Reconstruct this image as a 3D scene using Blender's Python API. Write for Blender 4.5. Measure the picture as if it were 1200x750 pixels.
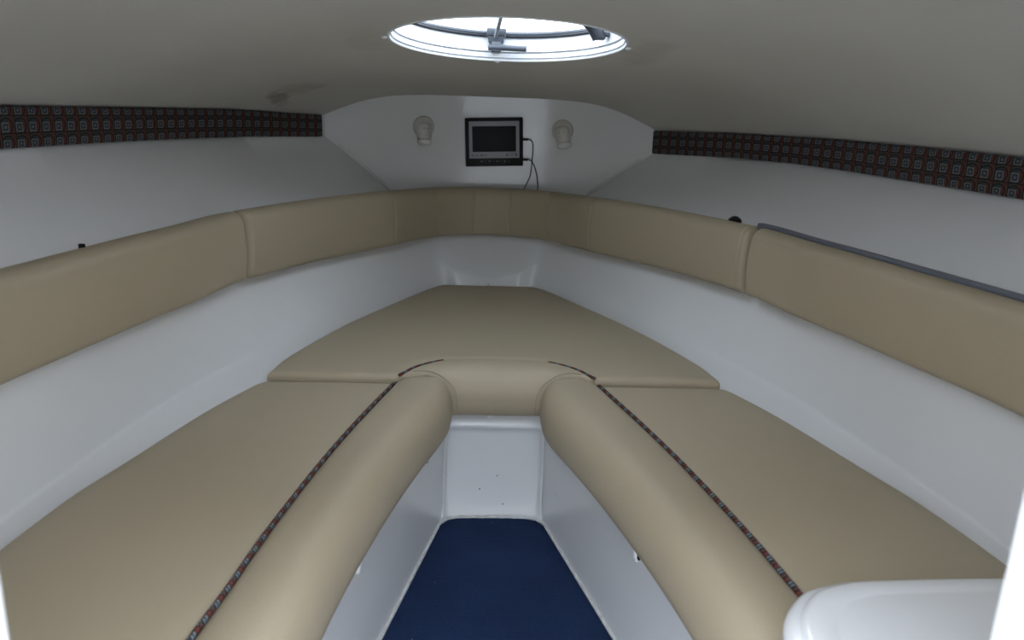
import bpy, bmesh, math
from mathutils import Vector, Matrix

# ------------------------------------------------------------------ camera, world, light, exposure
SC = bpy.context.scene
COL = SC.collection
for o in list(bpy.data.objects):
    bpy.data.objects.remove(o)

CAM_LOC = Vector((-0.0868, 0.0, 0.70))
PITCH, YAW, ROLL = 0.26536, 0.05986, 0.03735
fwd = Vector((math.sin(YAW)*math.cos(PITCH), math.cos(YAW)*math.cos(PITCH), -math.sin(PITCH)))
rt0 = Vector((math.cos(YAW), -math.sin(YAW), 0.0))
dn0 = fwd.cross(rt0)
rt = rt0*math.cos(ROLL) - dn0*math.sin(ROLL)
dn = rt0*math.sin(ROLL) + dn0*math.cos(ROLL)
cam_data = bpy.data.cameras.new('camera')
cam_data.sensor_width = 36.0
cam_data.lens = 968.0/1200.0*36.0
cam_data.clip_start = 0.02
cam_data.dof.use_dof = True
cam_data.dof.focus_distance = 2.1
cam_data.dof.aperture_fstop = 4.5
cam = bpy.data.objects.new('camera', cam_data)
M3 = Matrix((rt, -dn, -fwd)).transposed()
cam.matrix_world = Matrix.Translation(CAM_LOC) @ M3.to_4x4()
COL.objects.link(cam)
SC.camera = cam

world = bpy.data.worlds.new('overcast_sky'); SC.world = world
world.use_nodes = True
wn = world.node_tree
bg = wn.nodes['Background']
tc = wn.nodes.new('ShaderNodeTexCoord')
sep = wn.nodes.new('ShaderNodeSeparateXYZ')
mr = wn.nodes.new('ShaderNodeMapRange')
mr.inputs['From Min'].default_value = 0.0; mr.inputs['From Max'].default_value = 1.0
mixw = wn.nodes.new('ShaderNodeMix'); mixw.data_type = 'RGBA'
mixw.inputs['A'].default_value = (0.81, 0.885, 1.0, 1)      # horizon
mixw.inputs['B'].default_value = (0.82, 0.895, 1.0, 1)      # zenith
wn.links.new(tc.outputs['Generated'], sep.inputs[0])
wn.links.new(sep.outputs['Z'], mr.inputs['Value'])
wn.links.new(mr.outputs['Result'], mixw.inputs['Factor'])
wn.links.new(mixw.outputs['Result'], bg.inputs['Color'])
bg.inputs['Strength'].default_value = 2.6

# no lamps: the sky alone lights the cabin, through the open doorway and the deck hatch
SC.view_settings.view_transform = 'Standard'
SC.view_settings.look = 'None'
SC.view_settings.gamma = 1.0
SC.view_settings.use_curve_mapping = False
SC.view_settings.exposure = 1.72
SC.cycles.diffuse_bounces = 8
SC.cycles.max_bounces = 14
SC.cycles.transparent_max_bounces = 12

# ------------------------------------------------------------------ materials
def lin(r, g, b):
    f = lambda c: (c/255/12.92) if c/255 <= 0.04045 else ((c/255+0.055)/1.055)**2.4
    return (f(r), f(g), f(b), 1)

MATS = {}
def mat(name, col, rough=0.5, spec=0.5, coat=0.0, metal=0.0, noise=None, bump=None, var=0.0):
    """principled material; noise=(scale, detail) for colour variation 'var', bump=(scale, strength)"""
    m = bpy.data.materials.new(name); m.use_nodes = True
    nt = m.node_tree; b = nt.nodes['Principled BSDF']
    b.inputs['Base Color'].default_value = col
    b.inputs['Roughness'].default_value = rough
    b.inputs['Specular IOR Level'].default_value = spec
    b.inputs['Metallic'].default_value = metal
    b.inputs['Coat Weight'].default_value = coat
    b.inputs['Coat Roughness'].default_value = 0.06
    tcn = nt.nodes.new('ShaderNodeTexCoord')
    if noise:
        n = nt.nodes.new('ShaderNodeTexNoise'); n.inputs['Scale'].default_value = noise[0]; n.inputs['Detail'].default_value = noise[1]
        nt.links.new(tcn.outputs['Object'], n.inputs['Vector'])
        mx = nt.nodes.new('ShaderNodeMix'); mx.data_type = 'RGBA'
        mx.inputs['A'].default_value = tuple(c*(1-var) for c in col[:3])+(1,)
        mx.inputs['B'].default_value = tuple(min(1, c*(1+var)) for c in col[:3])+(1,)
        nt.links.new(n.outputs['Fac'], mx.inputs['Factor'])
        nt.links.new(mx.outputs['Result'], b.inputs['Base Color'])
    if bump:
        n2 = nt.nodes.new('ShaderNodeTexNoise'); n2.inputs['Scale'].default_value = bump[0]; n2.inputs['Detail'].default_value = 3
        nt.links.new(tcn.outputs['Object'], n2.inputs['Vector'])
        bp = nt.nodes.new('ShaderNodeBump'); bp.inputs['Strength'].default_value = bump[1]; bp.inputs['Distance'].default_value = 0.002
        nt.links.new(n2.outputs['Fac'], bp.inputs['Height'])
        nt.links.new(bp.outputs['Normal'], b.inputs['Normal'])
    MATS[name] = m
    return m

def math_node(nt, op, a, b=None, c=None):
    n = nt.nodes.new('ShaderNodeMath'); n.operation = op
    for i, v in enumerate((a, b, c)):
        if v is None: continue
        if isinstance(v, (int, float)): n.inputs[i].default_value = v
        else: nt.links.new(v, n.inputs[i])
    return n.outputs[0]

def mix_node(nt, fac, a, b):
    n = nt.nodes.new('ShaderNodeMix'); n.data_type = 'RGBA'
    for k, v in (('Factor', fac), ('A', a), ('B', b)):
        if isinstance(v, (tuple, list, float, int)): n.inputs[k].default_value = v
        else: nt.links.new(v, n.inputs[k])
    return n.outputs['Result']

mat('vinyl', (0.40, 0.335, 0.235, 1), rough=0.5, spec=0.3, noise=(3.0, 4), var=0.05, bump=(420, 0.25))
mat('vinyl_seam', (0.37, 0.31, 0.215, 1), rough=0.6, spec=0.3)
mat('gelcoat', (0.735, 0.735, 0.735, 1), rough=0.29, spec=0.5, coat=0.15, noise=(5, 3), var=0.015)
mat('bulkhead_gelcoat', (0.735, 0.735, 0.735, 1), rough=0.10, spec=0.5, coat=0.3, noise=(5, 3), var=0.015)
mat('box_plastic', (0.735, 0.735, 0.735, 1), rough=0.18, spec=0.5, coat=0.4)
mat('jamb_paint', (0.70, 0.70, 0.69, 1), rough=0.4)
mat('lamp_plastic', (0.62, 0.60, 0.55, 1), rough=0.35)
mat('lamp_lens', (0.72, 0.71, 0.67, 1), rough=0.2)
mat('black_plastic', (0.008, 0.008, 0.009, 1), rough=0.4, spec=0.25)
mat('tv_silver', (0.36, 0.38, 0.41, 1), rough=0.35, metal=0.0)
mat('tv_screen', (0.010, 0.012, 0.016, 1), rough=0.5, spec=0.2)
mat('mark_dark', (0.06, 0.065, 0.08, 1), rough=0.4)
mat('mark_pale', (0.30, 0.30, 0.30, 1), rough=0.4)
mat('hatch_white', (0.84, 0.86, 0.88, 1), rough=0.3)
mat('hatch_grey', (0.055, 0.065, 0.08, 1), rough=0.35)
mat('hatch_groove', (0.84, 0.86, 0.88, 1), rough=0.5)
mat('gasket', (0.03, 0.035, 0.045, 1), rough=0.5)
mat('metal_grey', (0.30, 0.32, 0.35, 1), rough=0.3, metal=0.8)
mat('rail_grey', (0.12, 0.13, 0.16, 1), rough=0.35)
mat('caulk', (0.58, 0.58, 0.57, 1), rough=0.6, noise=(60, 4), var=0.35, bump=(160, 0.8))
mat('clip_plastic', (0.80, 0.80, 0.80, 1), rough=0.3)
mat('screw_metal', (0.45, 0.45, 0.45, 1), rough=0.4, metal=0.7)
mat('water', (0.05, 0.07, 0.08, 1), rough=0.25)
mat('deck_grey', (0.42, 0.42, 0.41, 1), rough=0.6, noise=(40, 3), var=0.1)

# carpet: navy ribbed pile
def carpet():
    m = mat('carpet', (0.012, 0.022, 0.062, 1), rough=0.95, spec=0.1)
    nt = m.node_tree; b = nt.nodes['Principled BSDF']
    tcn = nt.nodes.new('ShaderNodeTexCoord')
    w = nt.nodes.new('ShaderNodeTexWave'); w.wave_type = 'BANDS'; w.bands_direction = 'Y'
    w.inputs['Scale'].default_value = 55; w.inputs['Distortion'].default_value = 0.6; w.inputs['Detail'].default_value = 2
    n = nt.nodes.new('ShaderNodeTexNoise'); n.inputs['Scale'].default_value = 260; n.inputs['Detail'].default_value = 4
    n3 = nt.nodes.new('ShaderNodeTexNoise'); n3.inputs['Scale'].default_value = 9; n3.inputs['Detail'].default_value = 4
    for k in (w, n, n3): nt.links.new(tcn.outputs['Object'], k.inputs['Vector'])
    v = math_node(nt, 'ADD', math_node(nt, 'MULTIPLY', w.outputs['Fac'], 0.35), math_node(nt, 'MULTIPLY', n.outputs['Fac'], 0.9))
    v = math_node(nt, 'ADD', v, math_node(nt, 'MULTIPLY', n3.outputs['Fac'], 0.5))
    c = mix_node(nt, math_node(nt, 'SUBTRACT', v, 0.35), (0.004, 0.010, 0.030, 1), (0.022, 0.042, 0.110, 1))
    # lint specks
    vo = nt.nodes.new('ShaderNodeTexVoronoi'); vo.inputs['Scale'].default_value = 22
    nt.links.new(tcn.outputs['Object'], vo.inputs['Vector'])
    sp = math_node(nt, 'LESS_THAN', vo.outputs['Distance'], 0.035)
    sepc = nt.nodes.new('ShaderNodeSeparateColor'); nt.links.new(vo.outputs['Color'], sepc.inputs[0])
    sp = math_node(nt, 'MULTIPLY', sp, math_node(nt, 'GREATER_THAN', sepc.outputs[0], 0.80))
    c = mix_node(nt, sp, c, (0.20, 0.20, 0.19, 1))
    nt.links.new(c, b.inputs['Base Color'])
    bp = nt.nodes.new('ShaderNodeBump'); bp.inputs['Strength'].default_value = 0.7; bp.inputs['Distance'].default_value = 0.004
    nt.links.new(v, bp.inputs['Height']); nt.links.new(bp.outputs['Normal'], b.inputs['Normal'])
carpet()

# ceiling: matt off white lining with soft grime and two brown stains
def ceiling_mat():
    m = mat('ceiling_lining', (0.55, 0.53, 0.48, 1), rough=0.55, spec=0.3)
    nt = m.node_tree; b = nt.nodes['Principled BSDF']
    tcn = nt.nodes.new('ShaderNodeTexCoord')
    n = nt.nodes.new('ShaderNodeTexNoise'); n.inputs['Scale'].default_value = 2.2; n.inputs['Detail'].default_value = 6
    nt.links.new(tcn.outputs['Object'], n.inputs['Vector'])
    c = mix_node(nt, n.outputs['Fac'], (0.52, 0.495, 0.445, 1), (0.63, 0.605, 0.555, 1))
    nz = nt.nodes.new('ShaderNodeTexNoise'); nz.inputs['Scale'].default_value = 16; nz.inputs['Detail'].default_value = 6
    nt.links.new(tcn.outputs['Object'], nz.inputs['Vector'])
    sx = nt.nodes.new('ShaderNodeSeparateXYZ'); nt.links.new(tcn.outputs['Object'], sx.inputs[0])
    def spot(x, y, rx, ry, amt, colr, c):
        dx = math_node(nt, 'DIVIDE', math_node(nt, 'SUBTRACT', sx.outputs['X'], x), rx)
        dy = math_node(nt, 'DIVIDE', math_node(nt, 'SUBTRACT', sx.outputs['Y'], y), ry)
        d = math_node(nt, 'ADD', math_node(nt, 'MULTIPLY', dx, dx), math_node(nt, 'MULTIPLY', dy, dy))
        d = math_node(nt, 'ADD', d, math_node(nt, 'MULTIPLY', math_node(nt, 'SUBTRACT', nz.outputs['Fac'], 0.5), 2.6))
        k = nt.nodes.new('ShaderNodeMapRange'); k.interpolation_type = 'SMOOTHSTEP'
        k.inputs['From Min'].default_value = 0.0; k.inputs['From Max'].default_value = 1.2
        k.inputs['To Min'].default_value = amt; k.inputs['To Max'].default_value = 0.0
        nt.links.new(d, k.inputs['Value'])
        return mix_node(nt, k.outputs['Result'], c, colr)
    c = spot(-0.70, 2.80, 0.035, 0.12, 0.55, (0.16, 0.13, 0.09, 1), c)
    c = spot(-0.62, 2.74, 0.09, 0.10, 0.35, (0.26, 0.22, 0.12, 1), c)
    c = spot(0.33, 2.05, 0.06, 0.22, 0.22, (0.22, 0.18, 0.13, 1), c)
    c = spot(-0.33, 2.02, 0.05, 0.16, 0.15, (0.26, 0.22, 0.16, 1), c)
    nt.links.new(c, b.inputs['Base Color'])
    bp = nt.nodes.new('ShaderNodeBump'); bp.inputs['Strength'].default_value = 0.25; bp.inputs['Distance'].default_value = 0.002
    n2 = nt.nodes.new('ShaderNodeTexNoise'); n2.inputs['Scale'].default_value = 140
    nt.links.new(tcn.outputs['Object'], n2.inputs['Vector'])
    nt.links.new(n2.outputs['Fac'], bp.inputs['Height']); nt.links.new(bp.outputs['Normal'], b.inputs['Normal'])
ceiling_mat()

# patterned upholstery fabric (UV in metres): small repeated squares in red, teal and grey
def fabric():
    m = mat('patterned_fabric', (0.05, 0.04, 0.04, 1), rough=0.95, spec=0.1)
    nt = m.node_tree; b = nt.nodes['Principled BSDF']
    uv = nt.nodes.new('ShaderNodeUVMap')
    s = nt.nodes.new('ShaderNodeSeparateXYZ'); nt.links.new(uv.outputs['UV'], s.inputs[0])
    U = math_node(nt, 'DIVIDE', s.outputs['X'], 0.046); V = math_node(nt, 'DIVIDE', s.outputs['Y'], 0.034)
    fu = math_node(nt, 'FRACT', U); fv = math_node(nt, 'FRACT', V)
    nz = nt.nodes.new('ShaderNodeTexNoise'); nz.inputs['Scale'].default_value = 70; nz.inputs['Detail'].default_value = 3
    nt.links.new(uv.outputs['UV'], nz.inputs['Vector'])
    red, teal, grey, dark, blue = (0.135, 0.042, 0.033, 1), (0.038, 0.066, 0.076, 1), (0.190, 0.195, 0.185, 1), (0.022, 0.020, 0.021, 1), (0.050, 0.062, 0.105, 1)
    c = mix_node(nt, math_node(nt, 'GREATER_THAN', fu, 0.5), red, teal)
    # arc of brown around the cell centre
    du = math_node(nt, 'SUBTRACT', fu, 0.62); dv = math_node(nt, 'SUBTRACT', fv, 0.45)
    r = math_node(nt, 'SQRT', math_node(nt, 'ADD', math_node(nt, 'MULTIPLY', du, du), math_node(nt, 'MULTIPLY', dv, dv)))
    ring = math_node(nt, 'LESS_THAN', math_node(nt, 'ABSOLUTE', math_node(nt, 'SUBTRACT', r, 0.42)), 0.04)
    c = mix_node(nt, ring, c, dark)
    ring2 = math_node(nt, 'LESS_THAN', math_node(nt, 'ABSOLUTE', math_node(nt, 'SUBTRACT', r, 0.52)), 0.04)
    c = mix_node(nt, ring2, c, (0.10, 0.075, 0.05, 1))
    # pale square with its outline in the lower right of each cell
    m1 = math_node(nt, 'MAXIMUM', math_node(nt, 'ABSOLUTE', math_node(nt, 'SUBTRACT', fu, 0.72)), math_node(nt, 'ABSOLUTE', math_node(nt, 'SUBTRACT', fv, 0.36)))
    c = mix_node(nt, math_node(nt, 'LESS_THAN', m1, 0.27), c, teal)
    c = mix_node(nt, math_node(nt, 'LESS_THAN', math_node(nt, 'ABSOLUTE', math_node(nt, 'SUBTRACT', m1, 0.22)), 0.04), c, grey)
    c = mix_node(nt, math_node(nt, 'LESS_THAN', m1, 0.14), c, blue)
    c = mix_node(nt, math_node(nt, 'LESS_THAN', m1, 0.07), c, grey)
    # cell borders
    ed = math_node(nt, 'MINIMUM', fu, fv)
    c = mix_node(nt, math_node(nt, 'LESS_THAN', ed, 0.06), c, dark)
    c = mix_node(nt, math_node(nt, 'MULTIPLY', nz.outputs['Fac'], 0.55), c, dark)
    nt.links.new(c, b.inputs['Base Color'])
    wv = nt.nodes.new('ShaderNodeTexNoise'); wv.inputs['Scale'].default_value = 700
    nt.links.new(uv.outputs['UV'], wv.inputs['Vector'])
    bp = nt.nodes.new('ShaderNodeBump'); bp.inputs['Strength'].default_value = 0.5; bp.inputs['Distance'].default_value = 0.002
    nt.links.new(wv.outputs['Fac'], bp.inputs['Height']); nt.links.new(bp.outputs['Normal'], b.inputs['Normal'])
fabric()

# piping: the same fabric cut on the bias, reads as short red / dark / grey-blue blocks (UV x in metres)
def piping_mat():
    m = mat('piping_fabric', (0.1, 0.05, 0.05, 1), rough=0.9, spec=0.1)
    nt = m.node_tree; b = nt.nodes['Principled BSDF']
    uv = nt.nodes.new('ShaderNodeUVMap')
    s = nt.nodes.new('ShaderNodeSeparateXYZ'); nt.links.new(uv.outputs['UV'], s.inputs[0])
    u = math_node(nt, 'ADD', math_node(nt, 'DIVIDE', s.outputs['X'], 0.036), math_node(nt, 'MULTIPLY', s.outputs['Y'], 0.35))
    f = math_node(nt, 'FRACT', u)
    ramp = nt.nodes.new('ShaderNodeValToRGB'); ramp.color_ramp.interpolation = 'CONSTANT'
    els = [(0.0, (0.15, 0.045, 0.035, 1)), (0.22, (0.03, 0.02, 0.022, 1)), (0.34, (0.13, 0.06, 0.045, 1)), (0.48, (0.02, 0.022, 0.03, 1)),
           (0.60, (0.15, 0.19, 0.20, 1)), (0.72, (0.045, 0.065, 0.085, 1)), (0.82, (0.20, 0.23, 0.23, 1)), (0.92, (0.03, 0.03, 0.04, 1))]
    e = ramp.color_ramp.elements
    e[0].position, e[0].color = els[0]; e[1].position, e[1].color = els[1]
    for p, c in els[2:]:
        k = e.new(p); k.color = c
    nt.links.new(f, ramp.inputs[0]); nt.links.new(ramp.outputs[0], b.inputs['Base Color'])
piping_mat()

def pane_mat():
    m = bpy.data.materials.new('hatch_acrylic'); m.use_nodes = True
    nt = m.node_tree; nt.nodes.remove(nt.nodes['Principled BSDF'])
    out = nt.nodes['Material Output']
    t = nt.nodes.new('ShaderNodeBsdfTransparent'); t.inputs['Color'].default_value = (0.85, 0.88, 0.90, 1)   # clear lid
    g = nt.nodes.new('ShaderNodeBsdfGlossy'); g.inputs['Roughness'].default_value = 0.05
    fr = nt.nodes.new('ShaderNodeFresnel'); fr.inputs['IOR'].default_value = 1.3
    mx = nt.nodes.new('ShaderNodeMixShader')
    nt.links.new(fr.outputs[0], mx.inputs[0]); nt.links.new(t.outputs[0], mx.inputs[1]); nt.links.new(g.outputs[0], mx.inputs[2])
    nt.links.new(mx.outputs[0], out.inputs['Surface'])
    MATS['hatch_acrylic'] = m
pane_mat()

# ------------------------------------------------------------------ helpers
def link(name, me, material, parent=None, smooth=40):
    me.materials.clear(); me.materials.append(MATS[material])
    if smooth:
        me.polygons.foreach_set('use_smooth', [True]*len(me.polygons))
        me.set_sharp_from_angle(angle=math.radians(smooth))
    me.update()
    o = bpy.data.objects.new(name, me); COL.objects.link(o)
    if parent is not None: o.parent = parent
    return o

def from_bm(name, bm, material, parent=None, smooth=40, recalc=True):
    if recalc: bmesh.ops.recalc_face_normals(bm, faces=bm.faces)
    me = bpy.data.meshes.new(name); bm.to_mesh(me); bm.free()
    return link(name, me, material, parent, smooth)

def tag(o, label, cat=None, group=None, kind=None):
    if label: o['label'] = label
    if cat: o['category'] = cat
    if group: o['group'] = group
    if kind: o['kind'] = kind
    return o

def empty(name, loc, label, cat, group=None):
    o = bpy.data.objects.new(name, None); o.location = loc; o.empty_display_size = 0.05
    COL.objects.link(o); tag(o, label, cat, group)
    bpy.context.view_layer.update()
    return o

def put(child, parent):
    """parent keeping the world placement of a child built in world coordinates"""
    child.parent = parent
    child.matrix_parent_inverse = parent.matrix_world.inverted()
    return child

def cr(pts, n, closed=False):
    """Catmull-Rom through control points (any dimension); n samples per span"""
    P = [Vector(p) for p in pts]; out = []
    for i in range(len(P)-1):
        p1, p2 = P[i], P[i+1]
        p0 = P[i-1] if i > 0 else p1*2-p2
        p3 = P[i+2] if i+2 < len(P) else p2*2-p1
        for k in range(n):
            t = k/n
            out.append(0.5*((2*p1)+(p2-p0)*t+(2*p0-5*p1+4*p2-p3)*t*t+(3*p1-p0-3*p2+p3)*t**3))
    out.append(P[-1]); return out

def interp(tab, y):
    """piecewise smooth lookup in a table [(y, v), ...] sorted by y"""
    if y <= tab[0][0]:
        (a, va), (b, vb) = tab[0], tab[1]
    elif y >= tab[-1][0]:
        (a, va), (b, vb) = tab[-2], tab[-1]
    else:
        for (a, va), (b, vb) in zip(tab[:-1], tab[1:]):
            if a <= y <= b: break
    return va+(vb-va)*(y-a)/(b-a)

def smooth_tab(tab, n=10):
    return [tuple(v) for v in cr(tab, n)]

def resample(poly, step):
    L = [0.0]
    for a, b in zip(poly[:-1], poly[1:]): L.append(L[-1]+(b-a).length)
    n = max(2, int(round(L[-1]/step))); out = []; j = 0
    for i in range(n+1):
        s = L[-1]*i/n
        while j < len(poly)-2 and L[j+1] < s: j += 1
        d = L[j+1]-L[j]
        t = (s-L[j])/d if d > 1e-9 else 0
        out.append(poly[j].lerp(poly[j+1], min(1, max(0, t))))
    return out, L[-1]

def grid_bm(rows, close_u=False, cap=False, uvs=None):
    bm = bmesh.new()
    V = [[bm.verts.new(p) for p in r] for r in rows]
    uvl = bm.loops.layers.uv.new('UVMap') if uvs else None
    for i in range(len(V)-1):
        n = len(V[i])
        for j in range(n if close_u else n-1):
            jj = (j+1) % n
            f = bm.faces.new((V[i][j], V[i][jj], V[i+1][jj], V[i+1][j]))
            if uvs:
                idx = ((i, j), (i, j+1), (i+1, j+1), (i+1, j))
                for l, (a, b) in zip(f.loops, idx): l[uvl].uv = uvs(a, b)
    if cap:
        bm.faces.new(V[0]); bm.faces.new(list(reversed(V[-1])))
    return bm

def tube_bm(pts, r, seg=8, uv=False, taper=None):
    pts = [Vector(p) for p in pts]; rows = []; L = [0.0]
    for a, b in zip(pts[:-1], pts[1:]): L.append(L[-1]+(b-a).length)
    nrm = None
    for i, p in enumerate(pts):
        t = (pts[min(i+1, len(pts)-1)]-pts[max(i-1, 0)]).normalized()
        if nrm is None:
            nrm = t.orthogonal().normalized() if abs(t.z) > 0.9 else Vector((0, 0, 1)).cross(t).cross(t).normalized()*-1
        nrm = (nrm-t*nrm.dot(t)).normalized(); bn = t.cross(nrm)
        rr = r if taper is None else r*taper(i/(len(pts)-1))
        rows.append([p+(nrm*math.cos(2*math.pi*k/seg)+bn*math.sin(2*math.pi*k/seg))*rr for k in range(seg)])
    return grid_bm(rows, close_u=True, cap=True, uvs=(lambda i, j: (L[i], j/seg)) if uv else None)

def box_bm(x0, x1, y0, y1, z0, z1, bevel=0.0, seg=2, bm=None):
    own = bm is None
    if own: bm = bmesh.new()
    g = bmesh.ops.create_cube(bm, size=1.0)
    for v in g['verts']:
        v.co = Vector(((x0+x1)/2+v.co.x*(x1-x0), (y0+y1)/2+v.co.y*(y1-y0), (z0+z1)/2+v.co.z*(z1-z0)))
    if bevel:
        es = {e for v in g['verts'] for e in v.link_edges}
        bmesh.ops.bevel(bm, geom=list(es), offset=bevel, segments=seg, profile=0.5, affect='EDGES')
    return bm

def lathe_bm(profile, seg=32):
    """profile [(r, z)...] about the z axis"""
    rows = [[Vector((r*math.cos(2*math.pi*k/seg), r*math.sin(2*math.pi*k/seg), z)) for k in range(seg)] for r, z in profile]
    bm = grid_bm(rows, close_u=True)
    bmesh.ops.remove_doubles(bm, verts=bm.verts, dist=1e-6)
    return bm

# ------------------------------------------------------------------ hull geometry tables (starboard half; mirrored)
# (berth edge x,y), (chine x,y,z), (front foot of backrest x,y,z); stations from the doorway to the stem
ST = [((.870, .50), (.915, .50, -.060), (.900, .50, .200)),
      ((.830, .95), (.905, .98, -.055), (.888, .98, .200)),
      ((.785, 1.30), (.885, 1.33, -.047), (.855, 1.30, .200)),
      ((.735, 1.50), (.856, 1.50, -.040), (.815, 1.50, .200)),
      ((.665, 1.76), (.805, 1.76, -.027), (.757, 1.76, .200)),
      ((.593, 1.96), (.752, 1.95, -.018), (.713, 1.93, .200)),
      ((.560, 2.12), (.668, 2.14, .000), (.661, 2.17, .200)),
      ((.470, 2.40), (.552, 2.36, .031), (.530, 2.53, .185)),
      ((.365, 2.645), (.420, 2.70, .050), (.360, 2.81, .180)),
      ((.185, 3.012), (.226, 3.07, .082), (.225, 3.050, .175)),
      ((.100, 3.028), (.118, 3.085, .047), (.118, 3.150, .172)),
      ((.000, 3.030), (.000, 3.09, .017), (.000, 3.188, .170))]
ZB = -0.07           # berth board, cushions lie on it
T_BACK = 0.055       # backrest thickness

def wrap(k, n=6):
    """full curve port-aft -> stem -> starboard-aft of table column k"""
    half = []
    for s in ST:
        p = s[k]
        half.append(Vector((p[0], p[1], ZB if k == 0 else p[2])))
    h = cr(half, n)
    left = [Vector((-p.x, p.y, p.z)) for p in h]
    return left+[p.copy() for p in reversed(h[:-1])]

def outward(curve):
    N = []
    for i in range(len(curve)):
        t = curve[min(i+1, len(curve)-1)]-curve[max(i-1, 0)]; t.z = 0; t.normalize()
        N.append(Vector((-t.y, t.x, 0)))        # left of travel (port aft -> bow -> starboard aft) = outboard
    return N

def ztop(y):
    return interp([(0, .385), (2.1, .385), (2.5, .375), (2.8, .371), (3.2, .353)], y)

C0, C1, C2 = wrap(0), wrap(1), wrap(2)
N2 = outward(C2)
C2w = [p+n*(T_BACK+.002) for p, n in zip(C2, N2)]
C3w = [Vector((p.x, p.y, ztop(q.y)-.02)) for p, q in zip(C2w, C2)]

# fillet between bottom panel and side above the chine: blend points round C1
rows = []
for a, b, c, d in zip(C0, C1, C2w, C3w):
    r1 = b.lerp(a, min(.45, .011/max((a-b).length, 1e-4))); r2 = b.lerp(c, min(.45, .011/max((c-b).length, 1e-4)))
    mid = (r1+r2)*.25+b*.5
    c_up = c.lerp(d, .15)
    rows.append([a, r1, r1.lerp(mid, .55)*.9+b*.1, mid, r2.lerp(mid, .55)*.9+b*.1, r2, c.lerp(b, .25), c, c_up, d])
o = from_bm('wall_hull', grid_bm(rows), 'gelcoat', smooth=60)
tag(o, 'white glossy hull lining between the berth cushions and the backrests', 'wall', kind='structure')
# a small drain screw at the stem
dr = from_bm('screw', lathe_bm([(0, .0035), (.003, .003), (.0045, 0), (.0045, -.004)], 12), 'screw_metal', o)
dr.location = (0.002, 3.058, .004); dr.rotation_euler = (math.radians(60), 0, 0)

# upper sides: flare from behind the backrests to the deck joint
U0 = [(.957, .46, .36), (.945, .98, .36), (.915, 1.30, .36), (.877, 1.50, .36), (.828, 1.76, .355), (.793, 1.93, .352), (.735, 2.20, .345), (.610, 2.62, .34), (.505, 2.95, .338), (.375, 3.26, .329)]
U1 = [(1.10, .46), (1.10, 1.0), (1.09, 1.40), (1.075, 1.65), (1.05, 1.90), (1.02, 2.10), (.96, 2.37), (.84, 2.72), (.73, 2.95), (.590, 3.19)]
ZS = {-1: ([(0.4, .566), (1.81, .554), (2.1, .550), (2.44, .545), (2.82, .539), (3.14, .529)], [(0.4, .672), (1.83, .641), (2.23, .633), (2.70, .626), (3.16, .606)]),
      1: ([(0.4, .534), (1.68, .530), (2.11, .529), (2.51, .531), (2.79, .524), (3.15, .507)], [(0.4, .618), (1.70, .614), (2.0, .613), (2.39, .611), (2.81, .604), (3.16, .591)])}
def side_edge(s, y, which):
    return interp(ZS[s][which], y)

UW = {}
for s, nm in ((-1, 'wall_left'), (1, 'wall_right')):
    a = cr([(x*s, y, z) for x, y, z in U0], 6); bxy = cr([(x*s, y, 0) for x, y in U1], 6)
    b = [Vector((p.x, p.y, side_edge(s, p.y, 0))) for p in bxy]
    c = [Vector((p.x, p.y, side_edge(s, p.y, 1)+.03)) for p in bxy]
    UW[s] = (a, bxy)
    rows = [[p, p.lerp(q, .33), p.lerp(q, .66), q, r] for p, q, r in zip(a, b, c)]
    o = from_bm(nm, grid_bm(rows), 'gelcoat', smooth=50)
    tag(o, 'white flared upper side wall ending at a dark ceiling stain' if s < 0 else 'white flared upper side wall beside the black round knob', 'wall', kind='structure')

# shelf hidden behind the backrests: closes the gap between backrest wall and upper sides / bulkhead
outer = [p.copy() for p in UW[-1][0]]+[Vector((x*.075, 3.29, .329)) for x in range(-4, 5)]+[p.copy() for p in reversed(UW[1][0])]
inner = C3w
ro, _ = resample(outer, .05); n = len(ro)-1
ri, Li = resample(inner, .05)
ri = [ri[int(round(i*(len(ri)-1)/n))] for i in range(n+1)]
o = from_bm('trim_1', grid_bm([[p, q] for p, q in zip(ri, ro)]), 'gelcoat')
tag(o, 'white ledge hidden behind the tops of the backrests', 'ledge', kind='structure')

# bow bulkhead
def bulk_y(x): return 3.285-.36*x*x
rows = [[Vector((x, bulk_y(x), .30+.42*k/12)) for k in range(13)] for x in [-.64+1.28*i/48 for i in range(49)]]
wb = from_bm('wall_bow', grid_bm(rows), 'bulkhead_gelcoat')
tag(wb, 'glossy white bow bulkhead carrying the small screen and two lamps', 'wall', kind='structure')
for s in (-1, 1):
    zt = side_edge(s, 3.14, 0)
    a = Vector((s*.385, bulk_y(.385)-.004, .335)); b = Vector((s*.594, bulk_y(.594)-.004, zt))
    o = from_bm('corner_fillet', tube_bm([a.lerp(b, i/14*.86) for i in range(15)], .006, 10, taper=lambda t: 1-.6*t), 'gelcoat', wb)

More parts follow.
